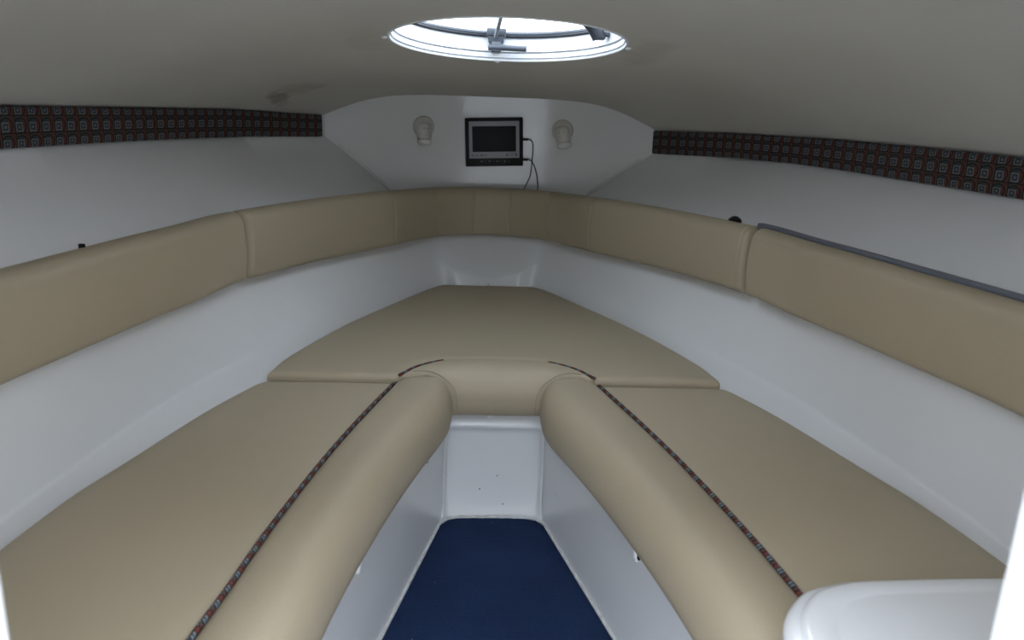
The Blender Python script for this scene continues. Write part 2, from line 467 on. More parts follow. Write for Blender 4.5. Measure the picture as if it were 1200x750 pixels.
# ceiling: cambered deck head with the hatch opening
HC = Vector((0.0, 2.0, 0.817)); HS = -0.114; HR = 0.272
def zc(y):
    return interp([(0.3, 1.011), (2.3, .783), (2.75, .737), (3.25, .694), (3.6, .664)], y)
U1T = sorted([(p.y, abs(p.x)) for p in cr([(x, y, 0) for x, y in U1], 6)])
def half_w(y): return interp(U1T, y)
def ceil_z(x, y):
    s = -1 if x < 0 else 1
    W = half_w(min(y, 3.17))+.004
    ze = side_edge(s, min(y, 3.17), 1)-.002
    p = interp([(0.3, 2.6), (2.0, 2.9), (3.2, 4.0)], y)
    t = min(1.0, abs(x)/W)
    # blend the two sides' edge heights through the middle so the crown is continuous
    return ze+(zc(y)-ze)*(1-t**p)
SQ = 0.36
bm = bmesh.new()
ys = [.42+i*.04 for i in range(int((3.34-.42)/.04)+1)]
ys = sorted(set([y for y in ys if not (abs(y-(HC.y-SQ)) < .02 or abs(y-(HC.y+SQ)) < .02)]+[HC.y-SQ, HC.y+SQ]))
def tx(u, y): return u*(half_w(min(y, 3.17))+.004)
# the grid is laid in x with a fixed square left open around the hatch
cols_in = [SQ*k/8 for k in range(-8, 9)]
def xs_at(y):
    W = half_w(min(y, 3.17))+.004
    side = [SQ+(W-SQ)*(k/14)**.8 for k in range(1, 15)]
    return [-v for v in reversed(side)]+cols_in+side
grid = [[bm.verts.new((x, y, ceil_z(x, y))) for x in xs_at(y)] for y in ys]
for i in range(len(grid)-1):
    for j in range(len(grid[0])-1):
        xm = .5*(grid[i][j].co.x+grid[i][j+1].co.x); ym = .5*(ys[i]+ys[i+1])
        if abs(xm) < SQ and abs(ym-HC.y) < SQ: continue
        bm.faces.new((grid[i][j], grid[i][j+1], grid[i+1][j+1], grid[i+1][j]))
NS = 96
def hatch_plane(y): return HC.z+HS*(y-HC.y)
ring_rows = []
for k in range(NS):
    a = 2*math.pi*k/NS; ca, sa = math.cos(a), math.sin(a)
    rs = (SQ+.006)/max(abs(ca), abs(sa))
    row = []
    for q in range(6):
        t = q/5; r = HR+(rs-HR)*t
        x, y = HC.x+r*ca, HC.y+r*sa
        w = t*t*(3-2*t)
        row.append(bm.verts.new((x, y, hatch_plane(y)*(1-w)+ceil_z(x, y)*w+.0006)))
    x, y = HC.x+rs*1.10*ca, HC.y+rs*1.10*sa
    row.append(bm.verts.new((x, y, ceil_z(x, y)+.005)))      # tucked above the lining so no daylight slips through
    ring_rows.append(row)
for k in range(NS):
    for q in range(6):
        bm.faces.new((ring_rows[k][q], ring_rows[k][q+1], ring_rows[(k+1) % NS][q+1], ring_rows[(k+1) % NS][q]))
o = from_bm('ceiling', bm, 'ceiling_lining', smooth=60)
tag(o, 'off-white stained deck head curving down to the sides', 'ceiling', kind='structure')

# footwell: berth boards, footwell walls, front panel
def pit_x(y): return .1335+(2.05-y)*.222
FLZ = -0.42
PITY = 2.05
h0 = [p for p in C0]
nh = len(h0)//2
for s in (-1, 1):
    rows = []
    for y in [.50+i*(2.06-.50)/20 for i in range(21)]:
        xi = pit_x(min(y, PITY))
        rows.append([(s*(xi+.008), y, ZB-.001), (s*(xi+.002), y, ZB-.003), (s*xi, y, ZB-.009), (s*xi, y, -.16), (s*xi, y, -.28), (s*xi, y, FLZ-.02)])
    w_ = from_bm('wall_footwell_left' if s < 0 else 'wall_footwell_right', grid_bm(rows), 'gelcoat', smooth=60)
    tag(w_, 'white side wall of the footwell without screws' if s < 0 else 'white side wall of the footwell with small screws', 'wall', kind='structure')
    if s > 0: wf = w_
bm = bmesh.new()
for s in (-1, 1):                              # boards beside the footwell
    edge = sorted([p for p in h0 if (p.x*s > 0.001)], key=lambda p: p.y)
    V = []
    for y in [.50+i*(2.10-.50)/20 for i in range(21)]:
        xo = interp([(p.y, abs(p.x)) for p in edge if p.y < 2.6], y)
        V.append([bm.verts.new((s*xo, y, ZB)), bm.verts.new((s*(pit_x(min(y, PITY))+.007), y, ZB))])
    for i in range(20): bm.faces.new((V[i][0], V[i][1], V[i+1][1], V[i+1][0]))
ed = sorted([p for p in h0 if p.x >= -1e-6], key=lambda p: p.y)
V = []
for y in [2.10+i*(3.03-2.10)/16 for i in range(17)]:
    xo = interp([(p.y, abs(p.x)) for p in ed], y) if y < 3.011 else .185
    V.append([bm.verts.new(p) for p in ((-xo, y, ZB), (0, y, ZB), (xo, y, ZB))])
for i in range(16):
    for j in range(2): bm.faces.new((V[i][j], V[i][j+1], V[i+1][j+1], V[i+1][j]))
o = from_bm('floor_berth', bm, 'gelcoat', smooth=40)
tag(o, 'white moulded berth board under the tan cushions', 'berth', kind='structure')
# front panel of the footwell, slightly dished with a rolled top flange
rows = []
W = pit_x(PITY)+.004
for i in range(41):
    u = -1+2*i/40; x = u*W
    dish = .012*max(0, 1-abs(u)**8)
    row = []
    for z, yb in ((-.100, .075), (-.112, .050), (-.122, .028), (-.134, .012), (-.146, .002), (-.154, 0), (-.160, .003), (-.168, .008), (-.18, .010), (-.22, .010), (-.28, .010), (-.34, .010), (-.39, .008), (-.405, .002), (FLZ-.02, -.004)):
        k = 1 if z < -.162 else 0
        row.append(Vector((x, PITY-.004+yb+dish*k*.6-(.010 if abs(u) > .93 else 0)*k, z)))
    rows.append(row)
wfp = from_bm('wall_front', grid_bm(rows), 'gelcoat', smooth=50)
tag(wfp, 'white dished panel at the forward end of the footwell', 'wall', kind='structure')
for s in (-1, 1):                               # raised joint bead in each corner
    put(from_bm('corner_bead', tube_bm([(s*(pit_x(PITY)-.002), PITY-.012, FLZ+.005+i*.02) for i in range(15)], .0024, 8), 'gelcoat'), wfp)
for (x, z) in ((.012, -.30), (-.035, -.34), (.03, -.385)):   # specks of dirt / screws
    q = from_bm('screw', lathe_bm([(0, .001), (.0016, .0007), (.0018, -.002)], 8), 'mark_dark', wfp)
    q.location = (x, PITY+.006+.0, z); q.rotation_euler = (math.radians(90), 0, 0)

# carpeted floor with clipped corners
bm = bmesh.new()
outl = []
for y in [.46, .8, 1.1, 1.4, 1.7, 1.95]: outl.append((pit_x(y)-.006, y))
outl += [(.140, 2.0), (.120, 2.028), (.095, 2.038), (.05, 2.041)]
full = outl+[(-x, y) for x, y in reversed(outl)]
top = [bm.verts.new((x, y, FLZ)) for x, y in full]; bot = [bm.verts.new((x, y, FLZ-.012)) for x, y in full]
bm.faces.new(top); bm.faces.new(list(reversed(bot)))
for i in range(len(full)):
    j = (i+1) % len(full); bm.faces.new((top[i], bot[i], bot[j], top[j]))
o = from_bm('floor', bm, 'carpet', smooth=0)
tag(o, 'navy blue ribbed carpet on the footwell floor', 'carpet', kind='structure')
# white bead of sealant round the carpet edge
bead = [Vector((x, y, 0)) for x, y in outl]
bead = resample(cr([tuple(p) for p in bead], 6)+[Vector((0, 2.042, 0))], .012)[0]
pts = [Vector((p.x+.004*(1 if p.y < 1.97 else .6), p.y+(.003 if p.y > 1.99 else 0), FLZ+.002+.0015*math.sin(i*2.1))) for i, p in enumerate(bead)]
pts = pts+[Vector((-p.x, p.y, p.z)) for p in reversed(pts[:-1])]
o = from_bm('trim_2', tube_bm(pts, .0042, 8), 'caulk')
tag(o, 'thin ragged white sealant bead around the blue carpet edge', 'trim', kind='structure')
# moulded sub-sole filling the clipped corners
o = from_bm('floor_sole', box_bm(-.62, .62, .46, 2.075, FLZ-.03, FLZ-.013), 'gelcoat', smooth=0)
tag(o, 'white moulded sole beneath the blue carpet', 'floor', kind='structure')

# aft bulkhead with the open doorway
DL, DR = -.392, .300
bm = bmesh.new()
prof = [(-1.16, -.47), (1.16, -.47), (1.16, .74), (.9, .90), (.5, .97), (DR, .985), (DR, -.425), (DL, -.425), (DL, .985), (-.5, .97), (-.9, .90), (-1.16, .74)]
fv = [bm.verts.new((x, .50, z)) for x, z in prof]; bv = [bm.verts.new((x, .462, z)) for x, z in prof]
bm.faces.new(fv); bm.faces.new(list(reversed(bv)))
edges_j = []
for i in range(len(prof)):
    j = (i+1) % len(prof); bm.faces.new((fv[i], bv[i], bv[j], fv[j]))
bm.edges.ensure_lookup_table()
sel = [e for e in bm.edges if all(abs(v.co.x-DR) < 1e-5 or abs(v.co.x-DL) < 1e-5 for v in e.verts) and abs(e.verts[0].co.z-e.verts[1].co.z) > .5]
bmesh.ops.bevel(bm, geom=sel, offset=.008, segments=3, profile=.5, affect='EDGES')
o = from_bm('wall_aft', bm, 'jamb_paint', smooth=35)
tag(o, 'white bulkhead with the open doorway into the cabin', 'wall', kind='structure')

# cockpit outside the doorway: sole, coamings, transom
bm = bmesh.new()
box_bm(-1.2, 1.2, -2.6, .455, -.50, -.46, bm=bm)
box_bm(-1.25, -1.0, -2.6, .455, -.46, .25, .03, bm=bm)
box_bm(1.0, 1.25, -2.6, .455, -.46, .25, .03, bm=bm)
box_bm(-1.0, 1.0, -2.75, -2.2, -.46, .30, .03, bm=bm)
o = from_bm('wall_cockpit', bm, 'deck_grey', smooth=35)
tag(o, 'grey cockpit sole and coamings outside the doorway', 'wall', kind='structure')
bm = bmesh.new()
bmesh.ops.create_grid(bm, x_segments=1, y_segments=1, size=80)
o = from_bm('ground', bm, 'water', smooth=0); o.location = (0, 0, -1.3)
tag(o, 'dark water around the boat', 'water', kind='structure')

# unseen block added astern to hide the low sky and dim the upper walls
o = from_bm('sky_blocker', box_bm(-20, 20, -17, -10.5, -1.3, 4.6, .05), 'deck_grey', smooth=0)
tag(o, 'grey unseen block added astern to hide the low sky', 'light blocker', kind='structure')

# ------------------------------------------------------------------ berth cushions
PIPE = smooth_tab([(.55, .470), (.80, .447), (.95, .432), (1.05, .418), (1.18, .403), (1.30, .386), (1.50, .353), (1.67, .319), (1.80, .290), (1.96, .252)])
INNER = smooth_tab([(.55, .330), (.80, .310), (1.03, .284), (1.15, .269), (1.30, .244), (1.49, .205), (1.67, .160), (1.76, .134), (1.84, .116), (1.90, .111), (1.96, .110)])
OUT = sorted([(p.y, p.x-.008) for p in C0 if p.x > 0.001])
def out_x(y): return interp([q for q in OUT if q[0] < 2.3], y)
def edge_drop(d, r):
    if d >= r: return 0.0
    d = max(0.0, d); return r-math.sqrt(max(0, r*r-(r-d)**2))
ROLL_P = [(0, -.004), (.04, .005), (.12, .011), (.26, .016), (.42, .019), (.58, .019), (.72, .015), (.82, .007), (.895, -.006), (.95, -.023), (.983, -.043), (.998, -.064), (1.0, -.080), (.98, -.095), (.93, -.104), (.82, -.109), (.62, -.108), (.5, -.069), (.2, -.069), (0, -.069)]
def side_cushion(s, y_panel, y_roll, label, group):
    YF = 1.957
    root = empty('berth_cushion', (s*.55, 1.4, ZB), label, 'cushion', group)
    # flat seat panel: top with rolled edges
    rr = .014
    nv = 44
    rows = []
    vs = [0, .08, .25, .5, .75, 1.0]
    inset = [-rr*math.cos(a) for a in (0, .4, .8, 1.2)]
    tt = [0.0, .0008, .003, .007, .012, .02, .035]
    L = YF-y_panel
    yss = [y_panel+d for d in tt]+[y_panel+.06+(L-.12)*i/nv for i in range(nv+1)]+[YF-d for d in reversed(tt)]
    for y in yss:
        dy = min(y-y_panel, YF-y)
        # rounded outer forward corner
        xo = out_x(y)
        e = YF-y
        if e < .035: xo -= .035-math.sqrt(max(0, .035**2-(.035-e)**2))
        xi = interp(PIPE, y)
        w = xo-xi
        row = [Vector((s*xi, y, ZB+.002))]
        for d in (0, .0008, .003, .007, .012): row.append((xi+d, min(d, .012)))
        for k in range(1, 12): row.append((xi+.012+(w-.024)*k/12, 9))
        for d in (.012, .007, .003, .0008, 0): row.append((xo-d, d))
        row2 = [row[0]]
        for (x, d) in row[1:]:
            crown = .004*math.sin(math.pi*min(1, max(0, (x-xi)/w)))
            zed = -edge_drop(min(d if d != 9 else 1, dy), rr)*(1.0)
            row2.append(Vector((s*x, y, zed+crown*min(1, dy/.05))))
        row2.append(Vector((s*xo, y, ZB+.002)))
        rows.append(row2)
    p = from_bm('seat_panel', grid_bm(rows, close_u=True, cap=True), 'vinyl', smooth=55)
    put(p, root)
    # padded front roll
    rows = []
    ends = [0, .001, .004, .009, .016, .026, .04]
    rL = .016
    YE = 1.962
    yss = [y_roll+d for d in ends]+[y_roll+.06+(YE-y_roll-.12)*i/48 for i in range(49)]+[YE-d for d in reversed(ends)]
    for y in yss:
        xp, xi = interp(PIPE, y)-.002, interp(INNER, y)-s*.008*min(1, (1.98-y)/.2)
        d = min(y-y_roll, YE-y); ins = edge_drop(d, rL)
        row = []
        for u, z in ROLL_P:
            x = xp+(xi-xp)*u
            zz = z
            # shrink towards the middle of the section at the ends
            cx, cz = xp+(xi-xp)*.35, -.045
            k = ins/.13
            row.append(Vector((s*(x+(cx-x)*k), y, zz+(cz-zz)*k)))
        rows.append(row)
    r = from_bm('front_roll', grid_bm(rows, close_u=True, cap=True), 'vinyl', smooth=60)
    put(r, root)
    pts = [Vector((s*(interp(PIPE, y)+.001), y, .0025)) for y in [y_panel+.01+(1.955-y_panel-.01)*i/90 for i in range(91)]]
    pts[-1].z -= .004
    q = from_bm('piping', tube_bm(pts, .0046, 8, uv=True), 'piping_fabric'); tag(q, 'red, grey and black checked fabric piping')
    put(q, root)
    return root
side_cushion(-1, .52, .52, 'long tan vinyl berth cushion running clear to the white doorway edge', 'tan berth cushions')
side_cushion(1, .975, .905, 'long tan vinyl berth cushion ending at the white moulded box', 'tan berth cushions')

# forward (bow) cushion
root = empty('bow_cushion', (0, 2.5, ZB), 'wide tan vinyl infill cushion filling the point of the berth', 'cushion', 'tan berth cushions')
FZ = .012
OUTF = sorted([(p.y, p.x-.008) for p in C0 if p.x > 0.001 and p.y > 1.85])
Y0, Y1 = 1.976, 3.018
ARC = [(-.246, 1.965), (-.232, 1.99), (-.215, 2.022), (-.185, 2.056), (-.14, 2.088), (-.08, 2.108), (0, 2.115), (.08, 2.108), (.14, 2.088), (.185, 2.056), (.215, 2.022), (.232, 1.99), (.246, 1.965)]
arcs = cr([(x, y, 0) for x, y in ARC], 5)
def arc_y(x): return interp([(p.x, p.y) for p in arcs], x)
rr = .018
rows = []
dd = [0, .001, .003, .007, .013, .022]
yss = [Y0+d for d in dd]+[Y0+.035+(Y1-Y0-.07)*i/46 for i in range(47)]+[Y1-d for d in reversed(dd)]
for y in yss:
    xo = interp(OUTF, y) if y < 3.0 else interp(OUTF, 3.0)-(y-3.0)*1.2
    e = Y1-y
    if e < .03: xo -= .03-math.sqrt(max(0, .03**2-(.03-e)**2))
    e = y-Y0
    if e < .02: xo -= (.02-math.sqrt(max(0, .02**2-(.02-e)**2)))*.6
    dy = min(y-Y0, Y1-y)
    row = [Vector((-xo, y, ZB+.002))]
    xsr = [(-xo+d, d) for d in (0, .001, .004, .009, .016)]
    xsr += [(-xo+.016+(2*xo-.032)*k/28, 9) for k in range(1, 28)]
    xsr += [(xo-d, d) for d in (.016, .009, .004, .001, 0)]
    for x, d in xsr:
        z = FZ-edge_drop(min(d if d != 9 else 1, dy), rr)+.004*math.cos(x*1.5)*min(1, dy/.1)
        if abs(x) < .235 and y < arc_y(x)+.0: z -= .02      # sunk under the padded roll
        row.append(Vector((x, y, z)))
    row.append(Vector((xo, y, ZB+.002)))
    rows.append(row)
put(from_bm('seat_panel', grid_bm(rows, close_u=True, cap=True), 'vinyl', smooth=60), root)
# padded roll across its aft edge (front face hangs over the footwell panel)
rows = []
XW = .246
xs = [-XW+2*XW*i/80 for i in range(81)]
YFRONT = 1.966
for x in xs:
    yb = arc_y(x)
    d = max(.004, yb-YFRONT); k = min(1.0, d/.12); h = .013*k
    yc = yb-.38*d; a_ = yc-YFRONT
    P = [(yb+.001, FZ-.022), (yb, FZ-.003), (yb-.05*d, FZ+.35*h), (yb-.14*d, FZ+.75*h), (yb-.25*d, FZ+.95*h)]
    for q in range(11):
        th = math.pi/2*q/10; P.append((yc-a_*math.sin(th), FZ+h-.066*(1-math.cos(th))))
    P += [(YFRONT+.001, -.062), (YFRONT+.004, -.076), (YFRONT+.011, -.089), (YFRONT+.022, -.097), (YFRONT+.036, -.100), (YFRONT+.075, -.100), (max(yb, YFRONT+.085)+.004, -.069)]
    rows.append([Vector((x, y, z)) for y, z in P])
fr = put(from_bm('front_roll', grid_bm(rows, close_u=True, cap=True), 'vinyl', smooth=60), root)
for s in (-1, 1):
    pp = [p for p in arcs if p.x*s > .13]
    pts = [Vector((p.x, p.y, FZ+.004)) for p in pp]
    q = put(from_bm('piping', tube_bm(resample(pts, .006)[0], .0042, 8, uv=True), 'piping_fabric'), root)
    tag(q, 'red, grey and black checked fabric piping')
    # stitched seam that frames the end of the side roll on the bow roll's face
    P = [(.215, 1.985, FZ+.008), (.185, 1.988, FZ+.009), (.155, 1.984, FZ+.004), (.130, 1.975, FZ-.008), (.112, 1.969, FZ-.026), (.103, 1.9655, FZ-.045), (.100, 1.9655, FZ-.068), (.099, 1.969, -.076), (.099, 1.976, -.090)]
    q = from_bm('seam', tube_bm(cr([(s*x, y, z) for x, y, z in P], 6), .0018, 6), 'vinyl_seam')
    put(q, fr)

# ------------------------------------------------------------------ backrests
C2d = []
for a, b in zip(C2[:-1], C2[1:]): C2d.append(a)
C2d.append(C2[-1])
path, LT = resample(C2, .004)
PN = outward(path)
for i in range(30):
    PN = [(PN[max(i-1, 0)]+PN[i]*2+PN[min(i+1, len(PN)-1)]).normalized() for i in range(len(PN))]
def s_of_y(y, side):
    """index of the path point at forward distance y on a side"""
    best = min((i for i in range(len(path)) if path[i].x*side > 0.02), key=lambda i: abs(path[i].y-y))
    return best
def backrest(i0, i1, root, seams=(), step=5, endr=.022):
    ids = []
    i = i0
    idx = set([i0, i1])
    for k in list(range(0, 9)): idx.add(min(i1, i0+k)); idx.add(max(i0, i1-k))
    for k in range(i0, i1, step): idx.add(k)
    for sm in seams:
        for k in range(-4, 5): idx.add(sm+k)
    ids = sorted(idx)
    T = T_BACK
    rt_, rb_ = .034, .018
    rows = []
    def station(i, off=0.0):
        p, n = path[i], PN[i]
        e = min(i-i0, i1-i)*.004+.0006
        ins = edge_drop(e, endr)
        g = 0.0
        for sm in seams:
            d = abs(i-sm)*.004
            g += .003*math.exp(-(d/.0045)**2)
        z0, z1 = p.z+ins*.6, ztop(p.y)-ins
        of = ins
        sec = []
        # back bottom -> front bottom -> front top -> back top
        sec.append((T, z0+.004))
        for k in range(5):
            a = math.pi/2*k/4; sec.append((of+rb_-rb_*math.sin(a)+0, z0+rb_-rb_*math.cos(a)))
        for k in range(1, 6):
            t = k/6; sec.append((of-.005*math.sin(math.pi*t), z0+rb_+(z1-rt_-z0-rb_)*t))
        for k in range(8):
            a = math.pi/2*k/7; sec.append((of+rt_-rt_*math.cos(a), z1-rt_+rt_*math.sin(a)))
        sec.append((T, z1-.004))
        out = []
        for j, (oo, z) in enumerate(sec):
            gg = g if 2 < j < len(sec)-2 else 0
            out.append(Vector((p.x, p.y, z-(gg if j > 11 else 0)))+n*(oo+gg))
        return out
    rows = [station(i) for i in ids]
    return put(from_bm('cushion_body', grid_bm(rows, close_u=True, cap=True), 'vinyl', smooth=60), root)
iL, iR = s_of_y(2.185, -1), s_of_y(2.16, 1)
bl = empty('backrest_cushion', (-.8, 1.5, .2), 'long plain tan backrest cushion with a dark clip on its top edge', 'cushion', 'tan backrest cushions')
backrest(1, iL-1, bl)
br = empty('backrest_cushion', (.8, 1.5, .2), 'long plain tan backrest cushion with a grey rail along its top', 'cushion', 'tan backrest cushions')
backrest(iR+2, len(path)-2, br)
bb = empty('backrest_cushion', (0, 3.1, .17), 'curved tan bow backrest cushion with six vertical stitched seams below the screen', 'cushion', 'tan backrest cushions')
def s_of_x(x): return min((i for i in range(len(path)) if path[i].y > 2.3), key=lambda i: abs(path[i].x-x))
seam_x = [-.335, -.195, -.062, .078, .215, .345]
sids = [s_of_x(x) for x in seam_x]
body = backrest(iL+1, iR-1, bb, seams=sids+[iR-6])
for si in sids:
    p, n = path[si], PN[si]
    zt = ztop(p.y)
    pts = []
    for k in range(13):
        t = k/12; z = p.z+.015+(zt-.034-p.z-.015)*t
        pts.append(Vector((p.x, p.y, z))+n*(.0035-.005*math.sin(math.pi*t)))
    for k in range(1, 7):
        a = math.pi/2*k/6; pts.append(Vector((p.x, p.y, zt-.034+.034*math.sin(a)-.0035))+n*(.0035+.034-.034*math.cos(a)))
    q = from_bm('seam', tube_bm(pts, .0013, 6), 'vinyl_seam'); put(q, bb)

# grey rail behind the starboard backrest
pts_i = [i for i in range(iR-2, len(path)-1, 6)]
rows = []
for i in pts_i:
    p, n = path[i], PN[i]; z = ztop(p.y)
    rows.append([Vector((p.x, p.y, zz))+n*oo for oo, zz in ((.040, z-.012), (.036, z+.004), (.040, z+.009), (.052, z+.009), (.0565, z+.005), (.0565, z-.012))])
o = from_bm('trim_3', grid_bm(rows, close_u=True, cap=True), 'rail_grey', smooth=40)
tag(o, 'slim blue-grey rail along the top of the plain backrest cushion', 'rail', kind='structure')

# ------------------------------------------------------------------ fabric-covered panels along the deck joint
def fabric_strip(s, name, label, y_end):
    a = [p for p in UW[s][1]]
    p_, LL = resample(a, .012)
    p_ = [q for q in p_ if q.y < y_end]
    Ns = []
    for i in range(len(p_)):
        t = p_[min(i+1, len(p_)-1)]-p_[max(i-1, 0)]; t.normalize(); Ns.append(Vector((-t.y*(1 if s > 0 else -1), t.x*(1 if s > 0 else -1), 0)))
    rows = []
    n = len(p_)
    for i, (p, nn) in enumerate(zip(p_, Ns)):
        zb, zt = side_edge(s, p.y, 0), side_edge(s, p.y, 1)
        e = min(i, n-1-i)*.012
        th = .016-edge_drop(min(e, .012)+.0005, .012)*.9
        sec = [(.0, zb), (th-.006, zb), (th-.002, zb+.0015), (th, zb+.006), (th, zb+(zt-zb)*.33), (th, zb+(zt-zb)*.66), (th, zt-.006), (th-.002, zt-.0015), (th-.006, zt), (.0, zt)]
        rows.append([Vector((p.x, p.y, z))+nn*(oo+.001) for oo, z in sec])
    vv = [0, .004, .005, .008, .033, .058, .083, .086, .088, .092, .092]
    def uvf(i, j):
        zb = .085
        return (i*.012*s, vv[j])
    o = from_bm(name, grid_bm(rows, close_u=True, cap=True, uvs=uvf), 'patterned_fabric', smooth=40)
    tag(o, label, 'trim panel', kind='structure')
fabric_strip(-1, 'trim_4', 'patterned red and grey fabric panel ending below the dark ceiling stain', 3.135)
fabric_strip(1, 'trim_5', 'patterned red and grey fabric panel above the wall with the black knob', 3.15)

# ------------------------------------------------------------------ hatch (skylight)
hatch = bpy.data.objects.new('window_1', None); hatch.empty_display_size = .05
hatch.location = HC; hatch.rotation_euler = (math.atan(HS), 0, 0); COL.objects.link(hatch)
tag(hatch, 'round white-rimmed deck hatch with clear lid and grey latch in the ceiling', 'hatch', kind='structure')
bpy.context.view_layer.update()
R = HR
# flange + collar: lathe section, seen from below
from_bm('rim', lathe_bm([(R+.004, .004), (R+.004, .000), (R+.003, -.0012), (R+.001, -.0015), (R-.002, -.001), (R-.003, .001), (R-.003, .004), (R+.004, .0042), (R+.004, .0072), (R-.006, .0074), (R-.006, .0185), (R+.004, .0187), (R+.004, .0220), (R-.009, .0222), (R-.009, .060), (R+.012, .060), (R+.012, .02)], 96), 'hatch_white', hatch, smooth=35)
from_bm('groove', lathe_bm([(R+.0035, .0043), (R+.0035, .0071), (R+.0028, .0071), (R+.0028, .0043)], 96), 'hatch_groove', hatch)
from_bm('groove', lathe_bm([(R+.0035, .0188), (R+.0035, .0219), (R+.0028, .0219), (R+.0028, .0188)], 96), 'hatch_groove', hatch)
from_bm('gasket', lathe_bm([(R-.004, .056), (R-.014, .056), (R-.017, .059), (R-.017, .063), (R-.004, .063)], 96), 'gasket', hatch, smooth=35)
from_bm('seal_ring', lathe_bm([(R-.010, .0635), (R-.012, .066), (R-.010, .071), (R-.004, .074), (R+.012, .074), (R+.012, .0635)], 96), 'hatch_grey', hatch, smooth=35)
# the lid stands open, hinged at its after edge
lid = from_bm('lid', lathe_bm([(R-.024, 0), (R-.030, .004), (R-.030, .020), (R+.014, .020), (R+.014, 0), (R-.024, 0)], 96), 'hatch_grey', hatch, smooth=35)
lid_tilt = math.radians(24)
lid.rotation_euler = (lid_tilt, 0, 0)
lid.location = (0, -(R+.014)+(R+.014)*math.cos(lid_tilt), .078+(R+.014)*math.sin(lid_tilt))
from_bm('lid_pane', lathe_bm([(0, .010), (R-.029, .010), (R-.029, .016), (0, .016)], 96), 'hatch_acrylic', lid, smooth=35)
# latch on the forward side of the collar
def part(name, bm, m, parent): return from_bm(name, bm, m, parent, smooth=35)
lx = -.020; ly = R-.012
lat = part('latch', box_bm(lx-.020, lx+.020, ly-.022, ly+.002, .040, .070, .004), 'hatch_grey', hatch)
tag(lat, 'grey plastic latch with a bar handle and stay')
part('latch_cap', box_bm(lx-.026, lx+.026, ly-.026, ly+.001, .056, .076, .004), 'hatch_grey', lat)
part('latch_foot', box_bm(lx-.013, lx+.013, ly-.030, ly+.002, .016, .042, .004), 'hatch_grey', lat)
part('handle', tube_bm([(lx-.020, ly-.024, .026), (lx-.012, ly-.025, .027), (lx+.02, ly-.026, .027), (lx+.074, ly-.027, .026), (lx+.078, ly-.027, .026)], .0075, 12), 'hatch_grey', lat)
part('stay_arm', tube_bm([(lx-.002, ly-.022, .052), (lx+.010, ly-.07, .100), (lx+.024, ly-.13, .160)], .006, 10), 'metal_grey', lat)
part('stay_bracket', box_bm(lx+.010, lx+.034, ly-.145, ly-.11, .150, .172, .004), 'hatch_grey', lat)
# hinge knob on the starboard side
ang = math.radians(22)
kx, ky = (R-.030)*math.cos(ang), (R-.030)*math.sin(ang)
kn = part('hinge_knob', tube_bm([(kx-.034, ky-.012, .074), (kx-.02, ky-.006, .064), (kx-.006, ky, .046), (kx, ky+.002, .036)], .017, 14), 'gasket', hatch)
part('hinge_pin', tube_bm([(kx, ky, .046), (kx+.014, ky-.002, .044), (kx+.024, ky-.006, .041)], .006, 10), 'gasket', kn)
part('hinge_foot', box_bm(kx-.014, kx+.014, ky-.012, ky+.012, .031, .040, .003), 'gasket', kn)
for a in (93, 2, 182):
    a = math.radians(a)
    q = from_bm('screw', lathe_bm([(0, -.0035), (.005, -.003), (.0075, 0), (.0075, .004)], 14), 'hatch_white', hatch)
    q.location = ((R+.010)*math.cos(a), (R+.010)*math.sin(a), -.001)

# ------------------------------------------------------------------ screen on the bulkhead
tv = empty('television', (0.0, 0, 0), 'small black flat screen with silver bezel on the bow bulkhead', 'television')
tv.location = (.0135, 3.262, .524); tv.rotation_euler = (0, math.radians(-2.6), 0)   # local: x right, -y towards the cabin
W, H = .222, .183
def tvp(name, bm, m, parent=tv): return from_bm(name, bm, m, parent, smooth=30)
tvp('housing', box_bm(-W/2, W/2, -.020, .016, -H/2, H/2, .004), 'black_plastic')
bez = tvp('bezel', box_bm(-.0965, .0965, -.0225, -.018, -.0605, .0785, .0015), 'tv_silver')
tvp('screen', box_bm(-.084, .084, -.0235, -.021, -.036, .0605, .0006), 'tv_screen')
for k in range(8):
    tvp('button', box_bm(-.053+k*.0150, -.0455+k*.0150, -.0225, -.019, -.0735, -.0705, .0005), 'mark_dark' if k % 2 else 'mark_pale')
for k in range(2):
    tvp('button', box_bm(.033+k*.018, .042+k*.018, -.0222, -.019, -.0800, -.0785, .0003), 'mark_dark')
for x0, x1 in ((-.087, -.081), (-.072, -.066), (-.056, -.042), (-.036, -.030)):
    put_ = tvp('printed_mark', box_bm(x0, x1, -.0229, -.0223, -.0505, -.0465), 'mark_dark', bez)
tvp('badge', box_bm(.046, .089, -.0229, -.0223, -.0525, -.0440), 'mark_dark', bez)
tvp('badge_plate', box_bm(.052, .067, -.0232, -.0226, -.0510, -.0455), 'tv_silver', bez)
tvp('badge_plate', box_bm(.069, .080, -.0232, -.0226, -.0510, -.0455), 'tv_silver', bez)
tvp('mount', box_bm(-.04, .04, .012, .030, -.04, .04, .003), 'black_plastic')
for z, pts in ((.008, [(.128, -.004, .008), (.140, -.004, .006), (.149, -.004, -.006), (.150, -.004, -.035), (.144, -.002, -.10), (.138, .0, -.135), (.122, .004, -.170), (.105, .008, -.20)]),
               (-.069, [(.128, -.006, -.068), (.140, -.006, -.072), (.153, -.006, -.090), (.163, -.005, -.12), (.168, -.002, -.155), (.170, .004, -.205)])):
    cb = tvp('cable', tube_bm(cr(pts, 6), .0020, 8), 'black_plastic')
    tvp('plug', tube_bm([(.108, pts[0][1], z), (.120, pts[0][1], z), (.121, pts[0][1], z), (.131, pts[0][1], z-.0005)], .0045, 10), 'black_plastic', cb)

